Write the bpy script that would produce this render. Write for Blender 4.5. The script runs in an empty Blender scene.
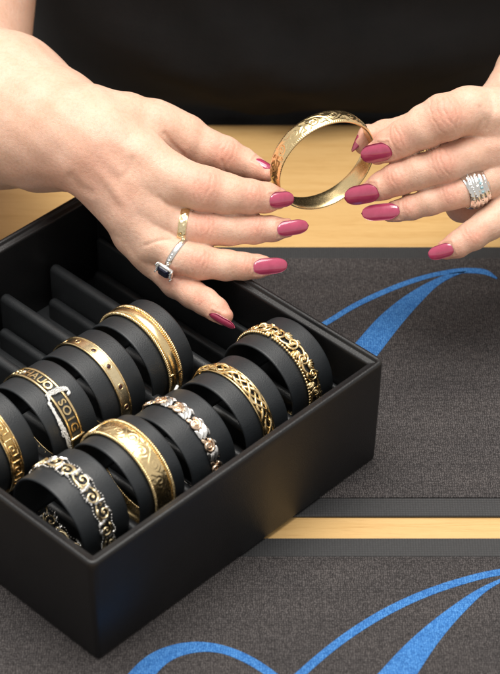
import bpy, math, random
import numpy as np
from mathutils import Vector

# ------------------------------------------------------------------ camera, light, exposure
# all lengths below are in millimetres (S converts to metres); z = 0 is the top of the mats
S = 0.001
F, TH, H = 2300.0, math.radians(40.2), 983.0
scene = bpy.context.scene
col = scene.collection
cam_data = bpy.data.cameras.new('camera')
cam = bpy.data.objects.new('camera', cam_data); col.objects.link(cam)
cam.location = (0, 0, H*S); cam.rotation_euler = (math.radians(90)-TH, 0, 0)
cam_data.sensor_fit = 'HORIZONTAL'; cam_data.sensor_width = 36.0; cam_data.lens = 36.0*F/500.0
cam_data.clip_start = 0.05; cam_data.clip_end = 50
cam_data.dof.use_dof = True; cam_data.dof.focus_distance = 1.43; cam_data.dof.aperture_fstop = 14
scene.camera = cam

world = bpy.data.worlds.new('World'); scene.world = world; world.use_nodes = True
world.node_tree.nodes['Background'].inputs[0].default_value = (1.0, 0.97, 0.93, 1)
world.node_tree.nodes['Background'].inputs[1].default_value = 0.52

def area(name, loc, target, sx, sy, power, colr):
    l = bpy.data.lights.new(name, 'AREA'); l.shape = 'RECTANGLE'; l.size = sx; l.size_y = sy
    l.energy = power; l.color = colr
    o = bpy.data.objects.new(name, l); col.objects.link(o); o.location = loc
    d = Vector(target)-Vector(loc); o.rotation_euler = d.to_track_quat('-Z', 'Y').to_euler()
    return o
area('ceiling_light', (-0.12, 0.86, 1.9), (0.0, 1.15, 0.05), 1.2, 0.6, 21, (1.0, 0.97, 0.93))
area('ceiling_light', (0.05, 1.60, 1.9), (0.0, 1.15, 0.05), 1.5, 0.9, 22, (1.0, 0.96, 0.90))
scene.view_settings.view_transform = 'Standard'; scene.view_settings.look = 'None'
scene.view_settings.exposure = 0.40; scene.view_settings.gamma = 1.0

# ------------------------------------------------------------------ geometry helpers
rng = random.Random(7)
nrng = np.random.default_rng(7)
FW = np.array([0, math.cos(TH), -math.sin(TH)]); UP = np.array([0, math.sin(TH), math.cos(TH)]); RT = np.array([1.0, 0, 0])
CAM = np.array([0, 0, H])
X = np.array([1.0, 0, 0]); Y = np.array([0, 1.0, 0]); Z = np.array([0, 0, 1.0])
def on_z(px, py, z):          # point of the photograph at height z
    d = FW+RT*(px-250)/F+UP*(337-py)/F
    return CAM+d*(z-H)/d[2]
D0 = 1450.0
def at(px, py, e):            # point at distance D0-e in front of the camera
    return CAM+(FW+RT*(px-250)/F+UP*(337-py)/F)*(D0-e)
def px2mm(r, e): return r*(D0-e)/F

def unit(v): v = np.asarray(v, float); return v/np.linalg.norm(v)

def make_mesh(name, verts, faces, mat, parent=None, smooth=True, origin=None):
    """one mesh object, verts in mm, origin in mm"""
    v = np.asarray(verts, float)
    if parent is not None: o0 = np.array(parent['_o'])
    elif origin is not None: o0 = np.asarray(origin, float)
    else: o0 = np.zeros(3)
    me = bpy.data.meshes.new(name)
    me.from_pydata(((v-o0)*S).tolist(), [], [tuple(int(i) for i in f) for f in faces])
    if smooth: me.polygons.foreach_set('use_smooth', [True]*len(me.polygons))
    if isinstance(mat, str): mat = M[mat]
    me.materials.append(mat)
    me.update()
    o = bpy.data.objects.new(name, me); col.objects.link(o)
    if parent is not None:
        o.parent = parent; o['_o'] = list(o0)
    else:
        o.location = Vector(o0*S); o['_o'] = list(o0)
    return o

def thing(name, label, cat, loc, group=None):
    o = bpy.data.objects.new(name, None); col.objects.link(o)
    o.empty_display_size = 0.01
    o.location = Vector(np.asarray(loc)*S); o['_o'] = [float(a) for a in loc]
    o['label'] = label; o['category'] = cat
    if group: o['group'] = group
    return o
def tag(o, label, cat, group=None, kind=None):
    if label: o['label'] = label
    if cat: o['category'] = cat
    if group: o['group'] = group
    if kind: o['kind'] = kind
    return o

class MB:
    def __init__(s): s.v = []; s.f = []; s.n = 0
    def add(s, v, f):
        v = np.asarray(v, float); s.v.append(v); s.f += [tuple(i+s.n for i in q) for q in f]; s.n += len(v); return s
    def verts(s): return np.concatenate(s.v)
    def build(s, name, mat, parent=None, smooth=True, origin=None): return make_mesh(name, s.verts(), s.f, mat, parent, smooth, origin)

def tube(P, r, sides=6, closed=False, flat=None):
    """swept tube; flat=(normals, k) squashes the section along the normals"""
    P = np.asarray(P, float); n = len(P)
    r = np.broadcast_to(np.asarray(r, float), (n,))
    if closed: T = np.roll(P, -1, 0)-np.roll(P, 1, 0)
    else: T = np.gradient(P, axis=0)
    T /= np.linalg.norm(T, axis=1)[:, None]+1e-12
    N = np.zeros_like(P); a = np.array([0.31, 0.52, 0.79]); a = a-T[0]*(a@T[0]); N[0] = unit(a)
    for i in range(1, n):
        b = N[i-1]-T[i]*(N[i-1]@T[i]); N[i] = b/(np.linalg.norm(b)+1e-12)
    B = np.cross(T, N)
    if closed:
        b = N[-1]-T[0]*(N[-1]@T[0]); b = unit(b); ang = math.atan2(b@B[0], b@N[0])
        c = -ang*np.arange(n)/n
        N, B = N*np.cos(c)[:, None]+B*np.sin(c)[:, None], B*np.cos(c)[:, None]-N*np.sin(c)[:, None]
    t = np.arange(sides)*2*math.pi/sides
    V = P[:, None]+r[:, None, None]*(N[:, None]*np.cos(t)[None, :, None]+B[:, None]*np.sin(t)[None, :, None])
    V = V.reshape(-1, 3); f = []
    m = n if closed else n-1
    for i in range(m):
        j = (i+1) % n
        for k in range(sides):
            l = (k+1) % sides
            f.append((i*sides+k, i*sides+l, j*sides+l, j*sides+k))
    if not closed:
        f.append(tuple(range(sides))[::-1]); f.append(tuple((n-1)*sides+k for k in range(sides)))
    return V, f

def ball(c, r, nu=8, nv=5, axes=None):
    r = np.broadcast_to(np.asarray(r, float), (3,)); A = np.eye(3) if axes is None else np.asarray(axes)
    V = [A[2]*r[2]]
    for j in range(1, nv):
        p = math.pi*j/nv
        for i in range(nu):
            t = 2*math.pi*i/nu
            V.append(A[0]*r[0]*math.sin(p)*math.cos(t)+A[1]*r[1]*math.sin(p)*math.sin(t)+A[2]*r[2]*math.cos(p))
    V.append(-A[2]*r[2]); f = []
    for i in range(nu): f.append((0, 1+i, 1+(i+1) % nu))
    for j in range(nv-2):
        for i in range(nu):
            a = 1+j*nu+i; b = 1+j*nu+(i+1) % nu; f.append((a, a+nu, b+nu, b))
    e = len(V)-1
    for i in range(nu): f.append((e, 1+(nv-2)*nu+(i+1) % nu, 1+(nv-2)*nu+i))
    return np.array(V)+np.asarray(c), f

def box(c, h, axes=None, bev=0.0):
    A = np.eye(3) if axes is None else np.asarray(axes); h = np.asarray(h, float); c = np.asarray(c, float)
    if bev <= 0:
        V = [c+A[0]*h[0]*x+A[1]*h[1]*y+A[2]*h[2]*z for z in (-1, 1) for y in (-1, 1) for x in (-1, 1)]
        return np.array(V), [(0, 2, 3, 1), (4, 5, 7, 6), (0, 1, 5, 4), (2, 6, 7, 3), (0, 4, 6, 2), (1, 3, 7, 5)]
    # bevelled prism (vertical edges chamfered and top/bottom chamfered)
    rings = []
    for z, ins in ((-1, bev), (-1+bev/h[2], 0), (1-bev/h[2], 0), (1, bev)):
        a, b = h[0]-ins, h[1]-ins; q = bev
        for x, y in ((a-q, -b), (a, -b+q), (a, b-q), (a-q, b), (-a+q, b), (-a, b-q), (-a, -b+q), (-a+q, -b)):
            rings.append(c+A[0]*x+A[1]*y+A[2]*h[2]*z)
    f = [tuple(range(8))[::-1], tuple(range(24, 32))]
    for j in range(3):
        for i in range(8): f.append((j*8+i, j*8+(i+1) % 8, (j+1)*8+(i+1) % 8, (j+1)*8+i))
    return np.array(rings), f

# ------------------------------------------------------------------ materials
M = {}
def new_mat(name):
    m = bpy.data.materials.new(name); m.use_nodes = True; nt = m.node_tree
    M[name] = m
    return m, nt, nt.nodes['Principled BSDF']
def nd(nt, typ, **kw):
    n = nt.nodes.new(typ)
    for k, v in kw.items():
        if k.startswith('_'): setattr(n, k[1:], v)
        else: n.inputs[k.replace('__', ' ')].default_value = v
    return n
def ramp(nt, stops):
    n = nt.nodes.new('ShaderNodeValToRGB')
    while len(n.color_ramp.elements) < len(stops): n.color_ramp.elements.new(0.5)
    for e, (p, c) in zip(n.color_ramp.elements, stops): e.position = p; e.color = (*c, 1)
    return n
def coords(nt, scale=(1, 1, 1)):
    g = nt.nodes.new('ShaderNodeNewGeometry'); mp = nt.nodes.new('ShaderNodeMapping'); mp.inputs['Scale'].default_value = scale
    nt.links.new(g.outputs['Position'], mp.inputs[0]); return mp.outputs[0]
def noise(nt, vec, scale, detail=4, rough=0.6):
    n = nt.nodes.new('ShaderNodeTexNoise'); n.inputs['Scale'].default_value = scale; n.inputs['Detail'].default_value = detail; n.inputs['Roughness'].default_value = rough
    nt.links.new(vec, n.inputs['Vector']); return n
def bump(nt, p, h, strength, dist):
    b = nt.nodes.new('ShaderNodeBump'); b.inputs['Strength'].default_value = strength; b.inputs['Distance'].default_value = dist
    nt.links.new(h, b.inputs['Height']); nt.links.new(b.outputs[0], p.inputs['Normal']); return b

def metal(name, colr, rough, scale=900, amt=0.10):
    m, nt, p = new_mat(name)
    p.inputs['Metallic'].default_value = 1.0
    v = coords(nt); n = noise(nt, v, scale, 4)
    r = ramp(nt, [(0.3, tuple(c*0.86 for c in colr)), (0.7, colr)]); nt.links.new(n.outputs['Fac'], r.inputs[0]); nt.links.new(r.outputs[0], p.inputs['Base Color'])
    mr = nd(nt, 'ShaderNodeMapRange'); mr.inputs['To Min'].default_value = rough*0.7; mr.inputs['To Max'].default_value = rough*1.5
    nt.links.new(n.outputs['Fac'], mr.inputs['Value']); nt.links.new(mr.outputs[0], p.inputs['Roughness'])
    n2 = noise(nt, v, scale*1.7, 3); bump(nt, p, n2.outputs['Fac'], amt, 0.0003)
    return m
metal('gold', (0.92, 0.70, 0.37), 0.23)
metal('pale_gold', (0.93, 0.76, 0.47), 0.22)
metal('rose_gold', (0.88, 0.66, 0.48), 0.24)
metal('silver', (0.84, 0.82, 0.79), 0.2)
metal('old_gold', (0.72, 0.47, 0.18), 0.25)

def black_leather(name, base, rough, bs=1400, bd=0.0002):
    m, nt, p = new_mat(name); v = coords(nt)
    n = noise(nt, v, 60, 5); r = ramp(nt, [(0.3, tuple(c*0.8 for c in base)), (0.75, tuple(c*1.25 for c in base))])
    nt.links.new(n.outputs['Fac'], r.inputs[0]); nt.links.new(r.outputs[0], p.inputs['Base Color'])
    p.inputs['Roughness'].default_value = rough
    mr = nd(nt, 'ShaderNodeMapRange'); mr.inputs['To Min'].default_value = rough*0.8; mr.inputs['To Max'].default_value = rough*1.25
    n3 = noise(nt, v, 25, 6, 0.7); nt.links.new(n3.outputs['Fac'], mr.inputs['Value']); nt.links.new(mr.outputs[0], p.inputs['Roughness'])
    vo = nd(nt, 'ShaderNodeTexVoronoi'); vo.inputs['Scale'].default_value = bs; nt.links.new(v, vo.inputs['Vector'])
    bump(nt, p, vo.outputs['Distance'], 0.4, bd)
    return m
black_leather('tray_black', (0.0045, 0.0045, 0.005), 0.40)
black_leather('tray_lining', (0.015, 0.0165, 0.018), 0.42)
black_leather('roll_leather', (0.013, 0.0155, 0.018), 0.46)

# wood: pale oak, grain along x
m, nt, p = new_mat('oak')
v = coords(nt, (1.6, 30, 30)); n1 = noise(nt, v, 6, 7, 0.65)
v2 = coords(nt, (7, 200, 200)); n2 = noise(nt, v2, 9, 8, 0.75)
mx = nd(nt, 'ShaderNodeMix', _data_type='FLOAT'); mx.inputs[0].default_value = 0.58
nt.links.new(n1.outputs['Fac'], mx.inputs[2]); nt.links.new(n2.outputs['Fac'], mx.inputs[3])
r = ramp(nt, [(0.30, (0.36, 0.19, 0.058)), (0.43, (0.56, 0.34, 0.130)), (0.55, (0.64, 0.415, 0.175)), (0.70, (0.47, 0.27, 0.10))])
nt.links.new(mx.outputs[0], r.inputs[0]); nt.links.new(r.outputs[0], p.inputs['Base Color'])
p.inputs['Roughness'].default_value = 0.30; bump(nt, p, mx.outputs[0], 0.12, 0.0004)

# mat: coarse charcoal weave
def weave(name, c0, c1, c2):
    m, nt, p = new_mat(name); v = coords(nt)
    n = noise(nt, v, 600, 4, 0.75); n2 = noise(nt, v, 260, 4, 0.75)
    w = nd(nt, 'ShaderNodeTexWave', _bands_direction='Y'); w.inputs['Scale'].default_value = 205; w.inputs['Distortion'].default_value = 7; w.inputs['Detail'].default_value = 2; w.inputs['Detail Scale'].default_value = 3
    nt.links.new(v, w.inputs['Vector'])
    w2 = nd(nt, 'ShaderNodeTexWave', _bands_direction='X'); w2.inputs['Scale'].default_value = 225; w2.inputs['Distortion'].default_value = 8; w2.inputs['Detail'].default_value = 2
    nt.links.new(v, w2.inputs['Vector'])
    a = nd(nt, 'ShaderNodeMath', _operation='MULTIPLY'); nt.links.new(w.outputs['Fac'], a.inputs[0]); nt.links.new(w2.outputs['Fac'], a.inputs[1])
    b = nd(nt, 'ShaderNodeMath', _operation='MULTIPLY_ADD'); nt.links.new(a.outputs[0], b.inputs[0]); b.inputs[1].default_value = 0.35; nt.links.new(n.outputs['Fac'], b.inputs[2])
    b2 = nd(nt, 'ShaderNodeMath', _operation='MULTIPLY_ADD'); nt.links.new(n2.outputs['Fac'], b2.inputs[0]); b2.inputs[1].default_value = 0.5; nt.links.new(b.outputs[0], b2.inputs[2])
    r = ramp(nt, [(0.62, c0), (0.84, c1), (1.0, c2)]); nt.links.new(b2.outputs[0], r.inputs[0])
    n5 = noise(nt, coords(nt, (1, 2.2, 1)), 14, 5, 0.65); wr = ramp(nt, [(0.3, (0.84, 0.84, 0.85)), (0.7, (1.12, 1.10, 1.08))]); nt.links.new(n5.outputs['Fac'], wr.inputs[0])
    wm = nd(nt, 'ShaderNodeMix', _data_type='RGBA', _blend_type='MULTIPLY'); wm.inputs[0].default_value = 1.0; nt.links.new(r.outputs[0], wm.inputs[6]); nt.links.new(wr.outputs[0], wm.inputs[7]); nt.links.new(wm.outputs[2], p.inputs['Base Color'])
    p.inputs['Roughness'].default_value = 0.85; p.inputs['Specular IOR Level'].default_value = 0.25
    bump(nt, p, b2.outputs[0], 0.6, 0.0007)
weave('mat_weave', (0.017, 0.0150, 0.0152), (0.041, 0.0365, 0.0365), (0.095, 0.086, 0.084))
weave('blue_print', (0.016, 0.090, 0.28), (0.034, 0.155, 0.43), (0.085, 0.26, 0.56))
# rubber border with fine grid
m, nt, p = new_mat('border_rubber'); v = coords(nt)
ch = nd(nt, 'ShaderNodeTexVoronoi', _feature='F1'); ch.inputs['Scale'].default_value = 620; ch.inputs['Randomness'].default_value = 0.1; nt.links.new(v, ch.inputs['Vector'])
r = ramp(nt, [(0.2, (0.040, 0.040, 0.041)), (0.7, (0.014, 0.014, 0.015))]); nt.links.new(ch.outputs['Distance'], r.inputs[0]); nt.links.new(r.outputs[0], p.inputs['Base Color'])
p.inputs['Roughness'].default_value = 0.6; bump(nt, p, ch.outputs['Distance'], 0.5, 0.0005)

# skin
m, nt, p = new_mat('skin'); v = coords(nt)
n1 = noise(nt, v, 55, 4, 0.6); n2 = noise(nt, v, 420, 3, 0.6)
at1 = nt.nodes.new('ShaderNodeAttribute'); at1.attribute_name = 'flush'
r = ramp(nt, [(0.30, (0.67, 0.412, 0.295)), (0.52, (0.70, 0.450, 0.332)), (0.75, (0.73, 0.49, 0.375))]); nt.links.new(n1.outputs['Fac'], r.inputs[0])
mixr = nd(nt, 'ShaderNodeMix', _data_type='RGBA'); nt.links.new(at1.outputs['Fac'], mixr.inputs[0]); nt.links.new(r.outputs[0], mixr.inputs[6]); mixr.inputs[7].default_value = (0.66, 0.25, 0.175, 1)
fr = ramp(nt, [(0.40, (0.86, 0.80, 0.77)), (0.52, (1, 1, 1))]); nt.links.new(n2.outputs['Fac'], fr.inputs[0])
mm = nd(nt, 'ShaderNodeMix', _data_type='RGBA', _blend_type='MULTIPLY'); mm.inputs[0].default_value = 0.38
nt.links.new(mixr.outputs[2], mm.inputs[6]); nt.links.new(fr.outputs[0], mm.inputs[7]); nt.links.new(mm.outputs[2], p.inputs['Base Color'])
p.inputs['Roughness'].default_value = 0.46; p.inputs['Specular IOR Level'].default_value = 0.4
p.inputs['Subsurface Weight'].default_value = 0.35; p.inputs['Subsurface Radius'].default_value = (1.0, 0.35, 0.2); p.inputs['Subsurface Scale'].default_value = 0.0035
vo = nd(nt, 'ShaderNodeTexVoronoi', _feature='DISTANCE_TO_EDGE'); vo.inputs['Scale'].default_value = 900
nv = noise(nt, v, 300, 3); va = nd(nt, 'ShaderNodeMix', _data_type='VECTOR'); va.inputs[0].default_value = 0.003
nt.links.new(v, va.inputs[4]); nt.links.new(nv.outputs['Color'], va.inputs[5]); nt.links.new(va.outputs[1], vo.inputs['Vector'])
hh = nd(nt, 'ShaderNodeMath', _operation='MULTIPLY_ADD'); nt.links.new(vo.outputs['Distance'], hh.inputs[0]); hh.inputs[1].default_value = 0.6; nt.links.new(n2.outputs['Fac'], hh.inputs[2])
bump(nt, p, hh.outputs[0], 0.42, 0.0007)

m, nt, p = new_mat('nail_polish'); v = coords(nt); n = noise(nt, v, 200, 3)
r = ramp(nt, [(0.3, (0.36, 0.034, 0.088)), (0.7, (0.43, 0.048, 0.115))]); nt.links.new(n.outputs['Fac'], r.inputs[0]); nt.links.new(r.outputs[0], p.inputs['Base Color'])
p.inputs['Roughness'].default_value = 0.22; p.inputs['Coat Weight'].default_value = 1.0; p.inputs['Coat Roughness'].default_value = 0.04; p.inputs['Coat IOR'].default_value = 1.6

m, nt, p = new_mat('black_fabric'); v = coords(nt); n = noise(nt, v, 500, 4); n2 = noise(nt, v, 9, 5)
r = ramp(nt, [(0.3, (0.004, 0.004, 0.004)), (0.7, (0.010, 0.009, 0.009))]); nt.links.new(n2.outputs['Fac'], r.inputs[0]); nt.links.new(r.outputs[0], p.inputs['Base Color'])
p.inputs['Roughness'].default_value = 0.9; p.inputs['Specular IOR Level'].default_value = 0.2; bump(nt, p, n.outputs['Fac'], 0.4, 0.0008)

def plain(name, c, rough, metallic=0.0, trans=0.0, emit=None):
    m, nt, p = new_mat(name); v = coords(nt); n = noise(nt, v, 700, 3)
    r = ramp(nt, [(0.3, tuple(a*0.85 for a in c)), (0.7, c)]); nt.links.new(n.outputs['Fac'], r.inputs[0]); nt.links.new(r.outputs[0], p.inputs['Base Color'])
    p.inputs['Roughness'].default_value = rough; p.inputs['Metallic'].default_value = metallic; p.inputs['Transmission Weight'].default_value = trans
plain('thread', (0.80, 0.79, 0.76), 0.8)
plain('dark_stone', (0.010, 0.010, 0.030), 0.05)
plain('ruby', (0.035, 0.008, 0.008), 0.1)
plain('turquoise', (0.30, 0.46, 0.50), 0.12)
plain('clear_stone', (0.80, 0.82, 0.82), 0.03, 0.6)
plain('tag_white', (0.75, 0.74, 0.72), 0.5)

# ------------------------------------------------------------------ the table and the mats
mb = MB(); mb.add(*box((0, 880, -17.5), (700, 532, 15), bev=2))
table = tag(mb.build('table', 'oak', smooth=False), 'pale oak table top under the mats', 'table', kind='structure')

def mat_panel(yn, yf, bn, bf, label):
    t = thing('counter_mat', label, 'mat', (0, (yn+yf)/2, -2.5), 'printed counter mats')
    mb = MB(); mb.add(*box((0, (yn+bn+yf-bf)/2, -1.2), (390, (yf-yn-bn-bf)/2, 1.2), bev=0.4)); fld = mb.build('woven_field', 'mat_weave', t, smooth=False)
    for a, b in ((yn, yn+bn), (yf-bf, yf)):
        mb = MB(); mb.add(*box((0, (a+b)/2, -1.55), (390, (b-a)/2-0.05, 0.93), bev=0.5)); mb.build('rubber_border', 'border_rubber', t, smooth=False)
    return fld
mat_far = mat_panel(995.9, 1261.2, 15.7, 13.5, 'woven charcoal mat under the tray, nearer the woman')
mat_near = mat_panel(715.0, 977.2, 15.7, 15.9, 'woven charcoal mat at the bottom, below the strip of bare wood')

def strip(parent, left, right, n=60, name='printed_swoosh'):
    """printed shape between two outlines given in photograph pixels on the mat"""
    def res(P):
        P = np.array(P, float); d = np.r_[0, np.cumsum(np.linalg.norm(np.diff(P, axis=0), axis=1))]
        # smooth resample (Catmull-Rom through points)
        t = np.linspace(0, d[-1], n); 
        tang = np.gradient(P, d, axis=0)
        out = []
        for x in t:
            i = min(max(np.searchsorted(d, x)-1, 0), len(P)-2); h = d[i+1]-d[i]; u = (x-d[i])/h
            a = 2*u**3-3*u**2+1; b = u**3-2*u**2+u; c = -2*u**3+3*u**2; e = u**3-u**2
            out.append(a*P[i]+b*h*tang[i]+c*P[i+1]+e*h*tang[i+1])
        return np.array(out)
    L, R = res(left), res(right); V = []; f = []
    for i in range(n):
        for q in (L[i], R[i]): V.append(on_z(q[0], q[1], 0.25))
    for i in range(n-1): f.append((2*i, 2*i+1, 2*i+3, 2*i+2))
    V2 = [v-Z*0.2 for v in V]; k = len(V); f2 = [tuple(x+k for x in q[::-1]) for q in f]
    rim = []
    for i in range(n-1):
        rim.append((2*i, 2*i+2, 2*i+2+k, 2*i+k)); rim.append((2*i+1, 2*i+1+k, 2*i+3+k, 2*i+3))
    return make_mesh(name, np.array(V+V2), f+f2+rim, 'blue_print', parent, smooth=False)
def stroke(parent, pts, w):
    P = np.array(pts, float); T = np.gradient(P, axis=0); N = np.c_[-T[:, 1], T[:, 0]]; N /= np.linalg.norm(N, axis=1)[:, None]
    w = np.array(w)[:, None]/2
    return strip(parent, P-N*w, P+N*w)
stroke(mat_far, [(280, 352), (305, 335), (330, 320.5), (352, 307), (380, 293.5), (412, 281), (440, 273.5), (468, 270.5), (488, 273), (497, 278.5)], [5, 5, 5, 5, 5, 4.6, 4.2, 5, 4.5, 1.5])
strip(mat_far, [(300, 420), (330, 374), (358, 340), (380, 316), (408, 294), (432, 280.5), (452, 273), (466, 271)], [(326, 430), (356, 384), (380, 352), (400, 326), (420, 303), (440, 284), (458, 274.5), (467, 271.5)])
stroke(mat_near, [(262, 712), (300, 674.5), (340, 641), (380, 615), (420, 595.5), (460, 581.5), (500, 572), (530, 570), (555, 573), (566, 580)], [9, 8.5, 8, 8, 7.5, 7, 6.5, 7, 6, 2])
strip(mat_near, [(345, 712), (377.5, 674), (410, 640), (450, 607.5), (480, 588), (505, 577), (524, 572)], [(388, 718), (417, 674), (440, 640), (465, 611), (488, 590), (509, 578.5), (525, 573)])
strip(mat_near, [(108, 715), (128, 674), (150, 654), (178, 643.5), (206, 642), (234, 648.5), (258, 660), (278, 674), (310, 704)], [(140, 715), (156, 674), (170, 661), (194, 652.5), (218, 652.5), (242, 661), (264, 674), (280, 686), (306, 710)])

# ------------------------------------------------------------------ the tray
YAW = math.radians(45.7); U = np.array([math.cos(YAW), math.sin(YAW), 0]); W = np.array([-math.sin(YAW), math.cos(YAW), 0])
P0 = np.array([-86.0, 875.0, 0.3]); LU, LV = 240.0, 256.0
def T(u, v, z): return P0+U*u+W*v+Z*z
tray = thing('bangle_tray', 'open black leatherette tray with slots holding rows of bangles', 'tray', T(LU/2, LV/2, 0))
def rrect(off, rad, seg=7):
    r = max(rad-off, 0.8); a, b, c, d = off, LU-off, off, LV-off; P = []
    for cx, cy, s in ((b-r, c+r, -90), (b-r, d-r, 0), (a+r, d-r, 90), (a+r, c+r, 180)):
        for i in range(seg+1):
            t = math.radians(s+90*i/seg); P.append((cx+r*math.cos(t), cy+r*math.sin(t)))
    return P
prof = [(6, 0.0), (3.6, 0.15), (2.6, 0.8), (2.2, 2.2), (0.5, 55), (0.1, 74), (0.08, 77.6), (0.35, 79.0), (1.0, 79.8), (2.0, 80.0), (3.2, 79.8), (3.7, 79.0), (3.9, 78.0), (4.3, 77.7), (6.6, 77.6), (7.4, 77.3), (7.8, 76.6), (7.9, 75), (8.2, 12)]
V = []; f = []
for off, z in prof:
    for a, b in rrect(off, 5.2): V.append(T(a, b, z))
n = len(rrect(0, 5))
for j in range(len(prof)-1):
    for i in range(n): f.append((j*n+i, j*n+(i+1) % n, (j+1)*n+(i+1) % n, (j+1)*n+i))
make_mesh('tray_wall', V, f, 'tray_black', tray)
make_mesh('tray_base', [T(a, b, z) for z in (0.5, 12.5) for a, b in rrect(5.5, 6)], [tuple(range(n))[::-1], tuple(range(n, 2*n))]+[(i, (i+1) % n, (i+1) % n+n, i+n) for i in range(n)], 'tray_lining', tray, smooth=False)
RIDGE = [17, 60, 103, 146, 189, 229.5]
def ridge(uc, wdt, z0, z1, v0, v1, name, base=0):
    h = wdt/2; rr = h*0.9; pr = [(-h-base, z0), (-h, z0+10 if base else z0+1)]
    for i in range(9):
        t = math.pi*(1-i/8); pr.append((h*math.cos(t), z1-rr+rr*math.sin(t)))
    pr += [(h, z0+10 if base else z0+1), (h+base, z0)]
    V = []; f = []; k = len(pr)
    ends = [(v0, 0.55, -2), (v0+1.2, 0.9, -0.5), (v0+3, 1, 0), (v1-3, 1, 0), (v1-1.2, 0.9, -0.5), (v1, 0.55, -2)]
    for v, s, dz in ends:
        for a, z in pr: V.append(T(uc+a*s, v, z+(dz if z > z0+3 else 0)))
    for j in range(len(ends)-1):
        for i in range(k-1): f.append((j*k+i, (j+1)*k+i, (j+1)*k+i+1, j*k+i+1))
    f.append(tuple(range(k))); f.append(tuple(range((len(ends)-1)*k, len(ends)*k))[::-1])
    return make_mesh(name, V, f, 'tray_lining', tray)
for i, uc in enumerate(RIDGE):
    ridge(uc, 8 if i < 5 else 4.5, 12, 47.5, 11, 245, 'divider')
    if i > 0: ridge(uc-8.2, 7.5, 12, 27, 20, 239, 'slot_rail')

# ------------------------------------------------------------------ rolls and bangles
class Ring:
    """cylinder coordinates: s along the circumference (0 on top, + towards the near wall), y across, h outward"""
    def __init__(s, c, R, ax=U, e1=Z, e2=None, phase=0.0):
        s.c = np.asarray(c, float); s.R = R; s.ax = unit(ax); s.e1 = unit(e1); s.e2 = -W if e2 is None else unit(e2); s.L = 2*math.pi*R; s.ph = phase
    def __call__(s, a, y, h):
        t = np.asarray(a, float)/s.R+s.ph; y = np.asarray(y, float); h = np.asarray(h, float)
        t, y, h = np.broadcast_arrays(t, y, h)
        return s.c+y[..., None]*s.ax+(s.R+h)[..., None]*(np.cos(t)[..., None]*s.e1+np.sin(t)[..., None]*s.e2)
def band(R, prof, hf=None, ns=240):
    """closed hoop swept from a profile of (y, h); hf(s, y) adds relief to the points with h > 0.3"""
    pr = np.array(prof); ss = np.arange(ns)*R.L/ns; k = len(pr)
    Sg, Yg = np.meshgrid(ss, pr[:, 0], indexing='ij'); Hg = np.broadcast_to(pr[:, 1], Sg.shape).copy()
    if hf is not None:
        mask = pr[:, 1] > 0.3; Hg[:, mask] += hf(Sg[:, mask], Yg[:, mask])
    V = R(Sg, Yg, Hg).reshape(-1, 3); f = []
    for i in range(ns):
        j = (i+1) % ns
        for a in range(k):
            b = (a+1) % k; f.append((i*k+a, i*k+b, j*k+b, j*k+a))
    return V, f
def spiral(cx, cy, r0, r1, a0, turns, n=22):
    t = np.linspace(0, 1, n); r = r0+(r1-r0)*t; a = a0+turns*2*math.pi*t
    return np.c_[cx+r*np.cos(a), cy+r*np.sin(a)]
def rtube(R, P2, r, h=0.6, sides=6, closed=False):
    P2 = np.asarray(P2); hh = np.broadcast_to(h, (len(P2),))
    return tube(R(P2[:, 0], P2[:, 1], hh), r, sides, closed)
def leaf(R, c, ang, ln, wd, h0=0.2, rise=0.9, n=9):
    """pointed, ridged leaf lying on the hoop"""
    ca, sa = math.cos(ang), math.sin(ang); t = np.linspace(0, 1, n)
    w = wd/2*np.sin(math.pi*t**0.75)**0.8+0.08; V = []; f = []
    curl = 0.12*ln*np.sin(math.pi*t)
    for q, hm in ((-1, 0), (-0.55, 0.55), (0, 0.8), (0.12, 1.0), (0.6, 0.55), (1, 0)):
        a = t*ln; b = w*q+curl
        V.append(R(c[0]+a*ca-b*sa, c[1]+a*sa+b*ca, h0+rise*hm*np.sin(math.pi*np.clip(t*0.9+0.08, 0, 1))))
    V.append(R(c[0]+t*ln*ca-curl*sa, c[1]+t*ln*sa+curl*ca, np.full(n, h0-0.35)))
    k = len(V); V = np.array(V)
    for j in range(k):
        j2 = (j+1) % k
        for i in range(n-1): f.append((j*n+i, j*n+i+1, j2*n+i+1, j2*n+i))
    f.append(tuple(j*n for j in range(k))); f.append(tuple(j*n+n-1 for j in range(k))[::-1])
    return V.reshape(-1, 3), f
def rope(R, y, r=0.62, pitch=2.0, h=0.55):
    mb = MB(); turns = int(R.L/pitch); n = turns*7
    t = np.arange(n)/n
    for ph in (0, math.pi):
        a = t*turns*2*math.pi+ph
        mb.add(*tube(R(t*R.L, y+0.42*r*1.3*np.cos(a), h+0.42*r*1.3*np.sin(a)), r*0.72, 5, True))
    return mb
def rail(R, y, r, h, ns=160, sides=6):
    t = np.arange(ns)/ns*R.L
    return tube(R(t, np.full(ns, y), np.full(ns, h)), r, sides, True)
def beads(R, y, r, step, h=0.5, s0=None, s1=None):
    mb = MB(); n = int(((s1-s0) if s0 is not None else R.L)/step)
    for i in range(n):
        a = (s0 or 0)+i*step; mb.add(*ball(R(a, y, h), r, 6, 4))
    return mb

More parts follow.
